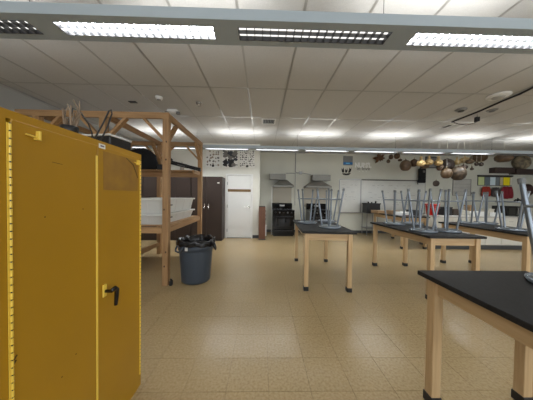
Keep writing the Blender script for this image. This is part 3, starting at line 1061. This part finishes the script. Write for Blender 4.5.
# ------------------------------------------------------------------ coloured transom and red aprons at the far right
a, b = ony(477.5, 176.5, YB), ony(511, 186, YB)
t = thing('coloured_panel', 'row of coloured panes with a bright yellow one, on the far back wall', 'panel', ((a.x + b.x) / 2, YB, b.z))
W_, H_ = b.x - a.x, a.z - b.z
cols = [(.58, .66, .33), (.15, .19, .22), (.70, .82, .88), (.19, .22, .24), (.55, .48, .33), (.92, .76, .006), (.75, .72, .62)]
wds = [.19, .16, .17, .12, .10, .20, .06]
x = -W_ / 2
for c, wd in zip(cols, wds):
    MB().box((x + .012, -.03, .02), (x + W_ * wd - .012, -.006, H_ - .02)).build('pane', mat('pane_%d' % int(c[0] * 1000 + c[1] * 100), c, .35), t)
    x += W_ * wd
MB().box((-W_ / 2, -.02, 0), (W_ / 2, -.0005, H_)).build('backing', M_dark, t)
MB().box((-W_ / 2 - .02, -.05, H_), (W_ / 2 + .02, -.0005, H_ + .06)).build('top_trim', M_dark, t)


def apron(px0, px1, py0, py1, col, label, Y=YB):
    a, b = ony(px0, py0, Y), ony(px1, py1, Y)
    w_, h_ = b.x - a.x, a.z - b.z
    t = thing('hanging_apron', label, 'apron', ((a.x + b.x) / 2, Y, b.z), 0, 'aprons hanging on the back wall')
    vs, fs = [], []
    nx, nz = 12, 8
    for j in range(nz + 1):
        for i in range(nx + 1):
            u, v = i / nx, j / nz
            ww = w_ * (.78 + .22 * math.sqrt(max(0, sin(pi * min(1, v * 1.1)))))
            vs.append(((u - .5) * ww, -.06 - .035 * sin(u * 15 + v * 1.5), v * h_ + .05 * abs(u - .5) * (1 - v)))
    for j in range(nz):
        for i in range(nx):
            p = j * (nx + 1) + i
            fs.append((p, p + 1, p + nx + 2, p + nx + 1))
    o = MB().add(vs, fs, 0, True).build('cloth', mat('cloth_' + label.split()[0], col, .85), t)
    so = o.modifiers.new('thickness', 'SOLIDIFY')
    so.thickness = .012
    MB().tube([(0, -.0005, h_ - .03), (0, -.09, h_ - .02), (0, -.10, h_ + .02)], .008).build('hook', M_dark, t)
    return t


apron(479.5, 488.5, 186.5, 197, (.33, .035, .02), 'orange-red cloth apron hanging under the green pane')
apron(498.5, 511, 186.5, 199, (.22, .015, .025), 'crimson cloth apron hanging under the yellow pane')
apron(489, 497.5, 187.5, 197, (.06, .05, .05), 'dark cloth apron hanging between the two red aprons')
# black bag on the board
t = thing('hanging_bag', 'black bag with straps hanging over the long whiteboard rail', 'bag', tuple(ony(421, 183, YB - .05)))
MB().box((-.15, -.08, .0), (.15, 0, .56), 0, .03).build('body', M_fabric, t)
MB().box((-.12, -.11, .08), (.10, -.08, .28), 0, .02).build('pocket', M_fabric, t)
MB().box((.0, -.086, .40), (.09, -.08, .48)).build('patch', I2, t)
for s in (-.1, .1):
    MB().tube([(s, -.04, .5), (s * .7, -.05, .64), (0, -.02, .70)], .016, 8).build('strap', M_fabric, t)
MB().tube([(-.14, -.07, .2), (-.18, -.05, .05), (-.15, -.04, -.06)], .014, 8).build('loose_strap', M_fabric, t)

# dark wall shelf
a, b = ony(489, 169, YB), ony(531, 175, YB)
t = thing('wall_shelf', 'long dark wooden shelf high on the far right of the back wall', 'shelf', (0, 0, 0))
M_dw = wood('dark_wood', (.055, .032, .028), (.03, .018, .016), 'x')
sz0, sz1 = 2.40, 2.63
MB().box((a.x, YB - .22, sz0 + .02), (9.75, YB - .001, sz1), 0, .004).build('shelf_section', M_dw, t)
MB().box((9.76, YB - .25, sz0 - .02), (11.4, YB - .001, sz1 - .05), 0, .004).build('shelf_section', M_dw, t)
MB().box((11.0, YB - .06, 1.98), (11.45, YB - .001, 2.13), 0, .004).build('lower_section', M_dw, t)
# round basket on the wall beside the close stool leg
t = thing('round_basket', 'dark round basket hung on the far right of the back wall', 'basket', tuple(ony(527.5, 190, YB)))
bk = MB().lathe([(0, .12), (.12, .11), (.2, .07), (.23, .0), (.2, .0), (.1, .05), (0, .06)], 20)
bk.v = [(x, -z - .001, y) for x, y, z in bk.v]
bk.build('bowl', mat('basket', (.07, .032, .028), .8, var=.4, scale=30, bump=.3), t)
MB().tube([(cos(k * pi / 12) * .225, -.01, sin(k * pi / 12) * .225) for k in range(24)], .018, 6, closed=True).build('rim', mat('basket_rim', (.05, .025, .02), .7), t)
p = ony(517.5, 200.5, YB)
t = thing('wall_bracket', 'small black scrolled bracket on the far right wall', 'bracket', tuple(p))
MB().tube([(-.16, -.02, -.02), (-.1, -.03, .03), (-.03, -.03, -.01), (.03, -.03, .03), (.1, -.03, .0), (.16, -.02, .04)], .025, 8).build('scroll', M_ink, t)
MB().box((-.02, -.02, -.02), (.02, -.0005, .1)).build('plate', M_ink, t)

# ------------------------------------------------------------------ cart with black crate
p0 = ony(363, 214, 7.65)
t = thing('metal_stand', 'low grey metal stand by the back wall carrying a black crate', 'stand', (4.08, 7.66, 0))
for x in (-.2, .2):
    for y in (-.18, .18):
        MB().tube([(x, y, 0), (x, y, .80)], .014, 8).build('leg', M_galv, t)
for z in (.25, .80):
    MB().box((-.23, -.21, z), (.23, .21, z + .02), 0, .003).build('shelf', M_galv, t)
t = thing('crate', 'black plastic crate on the metal stand by the back wall', 'crate', (4.10, 7.62, .82))
cr = MB()
cr.box((-.22, -.16, 0), (.22, .16, .02)).box((-.24, -.18, 0), (.24, -.16, .33)).box((-.24, .16, 0), (.24, .18, .33)).box((-.24, -.16, 0), (-.22, .16, .33)).box((.22, -.16, 0), (.24, .16, .33))
cr.build('walls', M_black, t)
for s in (-1, 1):
    MB().box((-.26, s * .2, .33), (.26, s * .16, .37)).build('rim', M_black, t)
for x, h in ((-.13, .42), (.0, .40), (.15, .44)):
    MB().tube([(x, 0, .02), (x + .03, .02, h)], .03, 8).build('contents', M_fabric, t)

# ------------------------------------------------------------------ base cabinets and counter at the right
CYF, CXA, CXB = 5.56, 4.82, 11.4
t = thing('counter_top', 'long pale worktop over the white base cabinets at the right', 'worktop', (0, 0, 0))
MB().box((CXA - .02, CYF - .04, .88), (CXB, CYF + .66, .915), 0, .004).build('slab', mat('laminate', (.50, .49, .46), .35), t)
n = 7
names = ['nearest the cluttered lab table', 'second from the cluttered lab table', 'third from the cluttered lab table', 'fourth from the cluttered lab table', 'fifth from the cluttered lab table', 'sixth from the cluttered lab table', 'furthest right of the row']
bw = (CXB - CXA) / n
for i in range(n):
    t = thing('base_cabinet', 'white base cabinet under the worktop, ' + names[i], 'cabinet', (CXA + bw * (i + .5), CYF, 0), 0, 'white base cabinets at the right')
    MB().box((-bw / 2 + .002, .02, .11), (bw / 2 - .002, .62, .878)).build('carcass', M_wallw, t)
    MB().box((-bw / 2 + .002, .0, 0), (bw / 2 - .002, .58, .10)).build('toe_kick', M_base, t)
    for s in (-1, 1):
        x0, x1 = (0.003, bw / 2 - .006)
        d = MB().box((s * x0, 0, .13), (s * x1, .02, .68), 0, .003).build('door', M_wallw, t)
        MB().tube([(s * .05, 0, .56), (s * .05, -.025, .56), (s * .05, -.025, .64), (s * .05, 0, .64)], .005, 6).build('handle', M_galv, d)
        d = MB().box((s * x0, 0, .70), (s * x1, .02, .865), 0, .003).build('drawer', M_wallw, t)
        MB().tube([(s * .19, 0, .78), (s * .19, -.025, .78), (s * .28, -.025, .78), (s * .28, 0, .78)], .005, 6).build('handle', M_galv, d)

CZ = .915
def crate_box(px0, px1, h, dep, Y, mm, label, name='storage_box', cat='box', lid=None, zb=CZ):
    a, b = ony(px0, 210, Y), ony(px1, 210, Y)
    w_ = b.x - a.x
    t = thing(name, label, cat, ((a.x + b.x) / 2, Y + dep / 2, zb))
    MB().box((-w_ / 2, -dep / 2, 0), (w_ / 2, dep / 2, h * .86), 0, .008).build('body', mm, t)
    MB().box((-w_ / 2 - .008, -dep / 2 - .008, h * .86), (w_ / 2 + .008, dep / 2 + .008, h), 0, .006).build('lid', lid or mm, t)
    return t


M_card = mat('cardboard', (.30, .19, .10), .8, var=.15, scale=6)
M_cream = mat('cream_plastic', (.55, .52, .44), .5)
crate_box(446, 452.5, .24, .3, 5.75, M_dark, 'dark box right of the red bucket on the pale worktop')
crate_box(453, 459.5, .19, .28, 5.78, mat('dk_brown', (.05, .035, .025), .7), 'dark brown box right of the dark box on the worktop')
crate_box(461, 469, .14, .3, 5.80, M_cream, 'low cream box on the worktop behind the stools')
crate_box(470.5, 474.5, .30, .2, 5.98, M_card, 'upright brown cardboard box on the worktop')
crate_box(477.5, 487, .12, .3, 5.66, M_white, 'flat white box on the worktop under the orange-red apron')
crate_box(489, 494.5, .20, .25, 5.82, M_cream, 'tall cream box on the worktop under the dark apron')
crate_box(497.5, 504, .10, .19, 5.60, M_white, 'flat white box just left of the black microwave')
# microwave
a, b = ony(507, 210, 5.72), ony(521.5, 210, 5.72)
t = thing('microwave', 'black microwave oven on the worktop near the right picture edge', 'microwave', ((a.x + b.x) / 2, 5.72, CZ))
w_ = b.x - a.x
MB().box((-w_ / 2, .02, .01), (w_ / 2, .40, .29), 0, .008).build('body', M_black, t)
d = MB().box((-w_ / 2, 0, .012), (w_ / 2 - .11, .02, .288), 0, .004).build('door', M_enamel, t)
MB().box((-w_ / 2 + .05, -.003, .06), (w_ / 2 - .17, 0, .24)).build('window', M_glassb, d)
MB().box((w_ / 2 - .108, 0, .012), (w_ / 2, .02, .288), 0, .004).build('control_panel', M_dark, t)
MB().tube([(w_ / 2 - .13, 0, .06), (w_ / 2 - .13, -.03, .06), (w_ / 2 - .13, -.03, .24), (w_ / 2 - .13, 0, .24)], .007, 6).build('handle', M_galv, d)
for x in (-.2, .2):
    MB().box((x - .02, .1, 0), (x + .02, .3, .01)).build('foot', M_black, t)
crate_box(524, 532, .2, .3, 5.75, M_cream, 'cream box right of the black microwave')

# clutter on the far lab table
crate_box(377.5, 386, .09, .4, 6.45, M_card, 'flat brown tray on the left of the cluttered lab table', 'tray', 'tray', zb=TZ)
crate_box(392, 400, .12, .3, 6.12, M_card, 'brown cardboard box in the middle of the cluttered lab table', zb=TZ)
crate_box(402.5, 412, .10, .33, 5.72, M_white, 'white carton at the front of the cluttered lab table', zb=TZ)
crate_box(413, 421, .16, .3, 5.85, M_dark, 'dark carton at the right side of the cluttered lab table', zb=TZ)
p = ony(431, 215, 5.85)
t = thing('bucket', 'bright red plastic bucket at the left end of the pale worktop', 'bucket', (ony(432, 212, 5.82).x, 5.82, CZ))
MB().lathe([(0, 0), (.125, 0), (.168, .30), (.178, .305), (.178, .32), (.163, .32), (.118, .012), (0, .012)], 24).build('pail', mat('red_plastic', (.62, .018, .012), .4), t)
MB().tube([(cos(a_) * .182, -.02 - sin(a_) * .16, .30 - sin(a_) * .12) for a_ in [pi * k / 10 for k in range(11)]], .004, 6).build('bail', M_galv, t)
p = ony(389, 208, 6.1)
t = thing('garden_tool', 'short wooden-handled trowel lying on the cluttered lab table', 'trowel', (4.05, 5.58, TZ))
MB().tube([(-.1, 0, .02), (.05, .02, .02)], .016, 8).build('handle', M_red, t)
MB().tube([(.05, .02, .02), (.1, .03, .02)], .007, 8).build('shank', M_galv, t)
MB().prism([(.1, .0, .018), (.2, .02, .018), (.26, .055, .018), (.19, .085, .018), (.09, .06, .018)], (0, 0, .006)).build('blade', M_galv, t)

# ------------------------------------------------------------------ hanging gourds
G = {
    'pale': mat('gourd_pale', (.52, .36, .15), .45, var=.35, scale=7),
    'tan': mat('gourd_tan', (.11, .064, .028), .5, var=.45, scale=9),
    'brown': mat('gourd_brown', (.11, .064, .03), .55, var=.6, scale=11),
    'dark': mat('gourd_dark', (.055, .035, .025), .6, var=.5, scale=11),
    'mottled': mat('gourd_mottled', (.085, .053, .025), .55, var=1, col2=(.012, .008, .006), scale=12),
}
M_stem = mat('stem', (.30, .25, .15), .8)
M_string = mat('string', (.62, .60, .54), .8)
PROF = {
    'bottle': [(0, -.5), (.25, -.47), (.42, -.36), (.5, -.2), (.47, -.02), (.34, .12), (.2, .22), (.14, .34), (.15, .45), (.17, .55), (.13, .63), (0, .66)],
    'round': [(0, -.48), (.22, -.46), (.40, -.33), (.5, -.1), (.5, .1), (.41, .32), (.24, .45), (.09, .5), (.05, .55), (0, .56)],
    'flat': [(0, -.3), (.3, -.28), (.46, -.16), (.5, 0), (.44, .13), (.27, .22), (.12, .27), (.07, .38), (0, .42)],
}
GOURDS = [
    (421, 162, 8.0, 'bottle', 'pale', 6.0, 'pale bottle gourd directly above the hanging black bag'),
    (429, 161, 7.5, 'bottle', 'pale', 6.1, 'pale bottle gourd left of the small framed picture'),
    (438.5, 161.5, 7.5, 'bottle', 'pale', 6.0, 'pale bottle gourd in front of the framed picture edge'),
    (405.5, 165.5, 10, 'round', 'brown', 6.4, 'brown round gourd left of the hanging black bag'),
    (414, 163, 7, 'round', 'brown', 6.3, 'small brown gourd just left of the pale bottle gourds'),
    (424.5, 166, 8, 'flat', 'brown', 6.25, 'flat brown gourd hanging between two pale bottle gourds'),
    (440, 167.5, 6, 'round', 'brown', 6.2, 'small brown gourd under the third pale bottle gourd'),
    (447, 165, 11.5, 'round', 'dark', 5.9, 'dark round gourd upper left of the big mottled gourd'),
    (446.5, 173.5, 9.5, 'round', 'tan', 5.95, 'medium tan gourd left of the big mottled gourd'),
    (458, 173.5, 13, 'round', 'mottled', 5.8, 'big round mottled gourd, lowest of the cluster'),
    (457, 161.5, 6, 'bottle', 'pale', 6.1, 'small pale bottle gourd above the big mottled gourd'),
    (464.5, 160, 9, 'flat', 'pale', 5.9, 'pale squat gourd right above the big mottled gourd'),
    (469.5, 161.5, 7, 'flat', 'tan', 6.1, 'tan squat gourd right of the pale squat gourd'),
    (463.5, 167, 7, 'flat', 'dark', 6.0, 'dark flat gourd below the pale squat gourd'),
    (479, 157.5, 13, 'flat', 'tan', 5.9, 'wide tan gourd right of the gourd cluster'),
    (476.5, 164, 3.6, 'round', 'dark', 6.0, 'small dark gourd, left of two below the wide tan gourd'),
    (481.2, 164.3, 3.8, 'round', 'dark', 6.0, 'small dark gourd, right of two below the wide tan gourd'),
    (471.8, 168.5, 3.2, 'bottle', 'dark', 6.1, 'tiny dark gourd right of the dark flat gourd'),
    (503.5, 157.5, 14, 'flat', 'brown', 5.9, 'wide brown gourd above the dark wall shelf'),
    (388.3, 161.3, 3.4, 'round', 'brown', 6.9, 'small brown gourd, lowest left of four near the dried leaves'),
    (391, 157, 4.4, 'round', 'brown', 6.9, 'small brown gourd, upper left of four near the dried leaves'),
    (397, 156, 5.5, 'round', 'brown', 6.9, 'small brown gourd, largest of four near the dried leaves'),
    (400, 160, 4, 'flat', 'brown', 6.9, 'small brown gourd, lowest right of four near the dried leaves'),
    (436, 183.5, 5.5, 'round', 'dark', 6.6, 'dark gourd hanging low right of the black bag'),
]
PLACED = []
for i, (px, py, wpx, sh, mk, Y, lab) in enumerate(GOURDS):
    for k in range(14):
        p = ony(px, py, Y)
        s = wpx * Y / F
        clash = False
        for q, r in PLACED:
            d2 = math.hypot(p.x - q.x, p.y - q.y)
            if d2 < max(s, r) * .53 or (p - q).length < (s + r) * .56:
                clash = True
        if not clash:
            break
        Y += .1
    PLACED.append((p.copy(), s))
    t = thing('gourd', lab, 'gourd', tuple(p), rnd.uniform(0, 6.28), 'dried gourds hanging on strings')
    ph = rnd.uniform(0, 6)
    pr = [(r * s, z * s) for r, z in PROF[sh]]
    MB().lathe([(r, z * 1.12) for r, z in pr], 20, fn=lambda th, z: 1 + .035 * sin(3 * th + ph) + .02 * sin(5 * th - ph)).build('body', G[mk], t)
    zt_ = pr[-1][1] * 1.12
    MB().tube([(0, 0, zt_ - .01), (.006, 0, zt_ + .02), (.018, .004, zt_ + .045)], [.009, .007, .006], 7).build('stem', M_stem, t)
    MB().tube([(.004, 0, zt_ + .01), (.004, 0, CEIL - p.z + .002)], .004, 5).build('string', M_string, t)
# patterned gourd on the dark shelf
p = ony(521, 163, YB - .12)
t = thing('gourd', 'patterned black and tan gourd standing on the dark wall shelf', 'gourd', (p.x, YB - .3 + .17, sz1 - .05 + .0), 0, 'dried gourds hanging on strings')
s = .56
MB().lathe([(r * s, (z + .48) * s) for r, z in PROF['round']], 24, fn=lambda th, z: 1 - .35 * abs(sin(th)) ** 3).build('body', mat('gourd_pattern', (.40, .33, .22), .6, var=1, col2=(.02, .016, .012), scale=7), t)
MB().tube([(0, 0, s * 1.02), (.01, 0, s * 1.02 + .05)], .012, 7).build('stem', M_stem, t)
# bundle of dried leaves
p = ony(379, 158.5, BACK - .12)
t = thing('dried_leaf_bunch', 'bunch of dried brown leaves pinned to the back wall', 'dried leaves', tuple(p))
lm = mat('dry_leaf', (.17, .085, .04), .8, var=.5, scale=10)
for k in range(13):
    a_ = rnd.uniform(0, 2 * pi)
    ln = rnd.uniform(.13, .30)
    wd = ln * .22
    d = Vector((cos(a_), rnd.uniform(-.25, .2), sin(a_))).normalized()
    s_ = Vector((-d.z, 0, d.x))
    c0 = Vector((0, 0, 0))
    poly = [c0, c0 + d * ln * .35 + s_ * wd, c0 + d * ln * .7 + s_ * wd * .7, c0 + d * ln, c0 + d * ln * .7 - s_ * wd * .7, c0 + d * ln * .35 - s_ * wd]
    MB().prism(poly, (0, .004, 0)).build('leaf', lm, t)
MB().tube([(0, 0, 0), (0, .06, .06), (0, .119, .10)], .006, 6).build('stalk', M_stem, t)

# ------------------------------------------------------------------ ceiling devices
def disc_device(px, py, r, h, name, label, cat, mm, inner=None):
    p = onz(px, py, CEIL)
    t = thing(name, label, cat, (p.x, p.y, CEIL))
    MB().lathe([(0, 0), (r, 0), (r, -h * .4), (r * .82, -h), (0, -h)], 20).build('housing', mm, t)
    if inner:
        MB().lathe([(0, -h), (r * .55, -h), (r * .5, -h - .012), (0, -h - .014)], 16).build('centre', inner, t)
    return t


disc_device(159, 97, .06, .045, 'smoke_detector', 'white smoke detector on the ceiling above the pine rack', 'smoke detector', M_white, M_galv)
disc_device(199, 103, .055, .03, 'sprinkler', 'round grey sprinkler head on the ceiling right of the pine rack', 'sprinkler', M_galv, M_chrome)
disc_device(461, 109.5, .09, .03, 'ceiling_speaker', 'round dark ceiling speaker left of the pair at the right', 'speaker', M_galv, M_dark)
disc_device(492, 110, .085, .02, 'ceiling_speaker', 'round pale ceiling speaker right of the pair at the right', 'speaker', M_galv, M_cap)
disc_device(498.5, 95.5, .15, .03, 'ceiling_dome', 'large white round ceiling dome at the upper right', 'ceiling dome', M_white, mat('dome', (.45, .44, .42), .5))
p = onz(173, 110, CEIL)
t = thing('emergency_light', 'white twin-headed emergency light on the ceiling behind the rack top', 'lamp', (p.x, p.y, CEIL))
MB().box((-.10, -.06, -.05), (.10, .06, 0), 0, .01).build('case', M_white, t)
for s in (-1, 1):
    MB().lathe([(0, 0), (.035, -.005), (.045, -.05), (.04, -.055), (0, -.04)], 14, (s * .11, -.02, -.04)).build('lamp_head', M_galv, t)
p = onz(133, 102, CEIL)
tag(MB().box((p.x - .07, p.y - .04, CEIL - .008), (p.x + .07, p.y + .04, CEIL + .001), 0, .003).build('ceiling_slot', M_dark), 'small dark slot plate on the ceiling above the pine rack', 'plate')


def vent(px0, py0, px1, py1, label, n=7):
    a, b = onz(px0, py0, CEIL), onz(px1, py1, CEIL)
    x0, x1, y0, y1 = min(a.x, b.x), max(a.x, b.x), min(a.y, b.y), max(a.y, b.y)
    t = thing('ceiling_vent', label, 'vent', ((x0 + x1) / 2, (y0 + y1) / 2, CEIL))
    hx, hy = (x1 - x0) / 2, (y1 - y0) / 2
    f = MB().box((-hx - .03, -hy - .03, -.012), (hx + .03, -hy, 0)).box((-hx - .03, hy, -.012), (hx + .03, hy + .03, 0))
    f.box((-hx - .03, -hy, -.012), (-hx, hy, 0)).box((hx, -hy, -.012), (hx + .03, hy, 0))
    f.build('frame', M_white, t)
    MB().box((-hx, -hy, -.002), (hx, hy, 0)).build('dark_duct', M_dark, t)
    for i in range(n):
        x = -hx + (i + .5) * 2 * hx / n
        MB().beam((x, -hy, -.008), (x, hy, -.008), .004, .014, (.6, 0, 1)).build('slat', M_galv, t)


vent(263, 119, 274, 123.5, 'square louvered vent in the ceiling centre')
vent(441, 127.5, 453, 124.5, 'small rectangular vent in the ceiling at the right', 5)
pts = [onz(540, 84, CEIL - .03), onz(520, 94, CEIL - .02), onz(505, 100, CEIL - .015), onz(480, 111, CEIL - .012), onz(452, 122, CEIL - .008)]
tag(MB().tube(pts, .016, 8).build('ceiling_cable', M_dark), 'thick dark cable strung along the ceiling at the upper right', 'cable')
p = onz(477, 119.5, CEIL - .1)
t = thing('ceiling_plug', 'black plug dangling on a thin cable below the ceiling at the right', 'plug', (p.x, p.y, CEIL))
MB().tube([(0, 0, 0), (0, 0, -.07)], .004, 6).build('cord', M_dark, t)
MB().box((-.035, -.03, -.15), (-.005, .03, -.05), 0, .006).build('plug_body', M_black, t)
MB().box((.005, -.03, -.14), (.035, .03, -.05), 0, .006).build('plug_body', M_black, t)
q = [onz(452, 121.5, CEIL - .01), onz(458, 124, CEIL - .05), onz(466, 125, CEIL - .09), onz(473, 123.5, CEIL - .10)]
q = [Vector((v.x - p.x, v.y - p.y, v.z - CEIL)) for v in q] + [Vector((0, 0, -.15))]
MB().tube(q, .006, 6).build('loose_cord', M_dark, t)
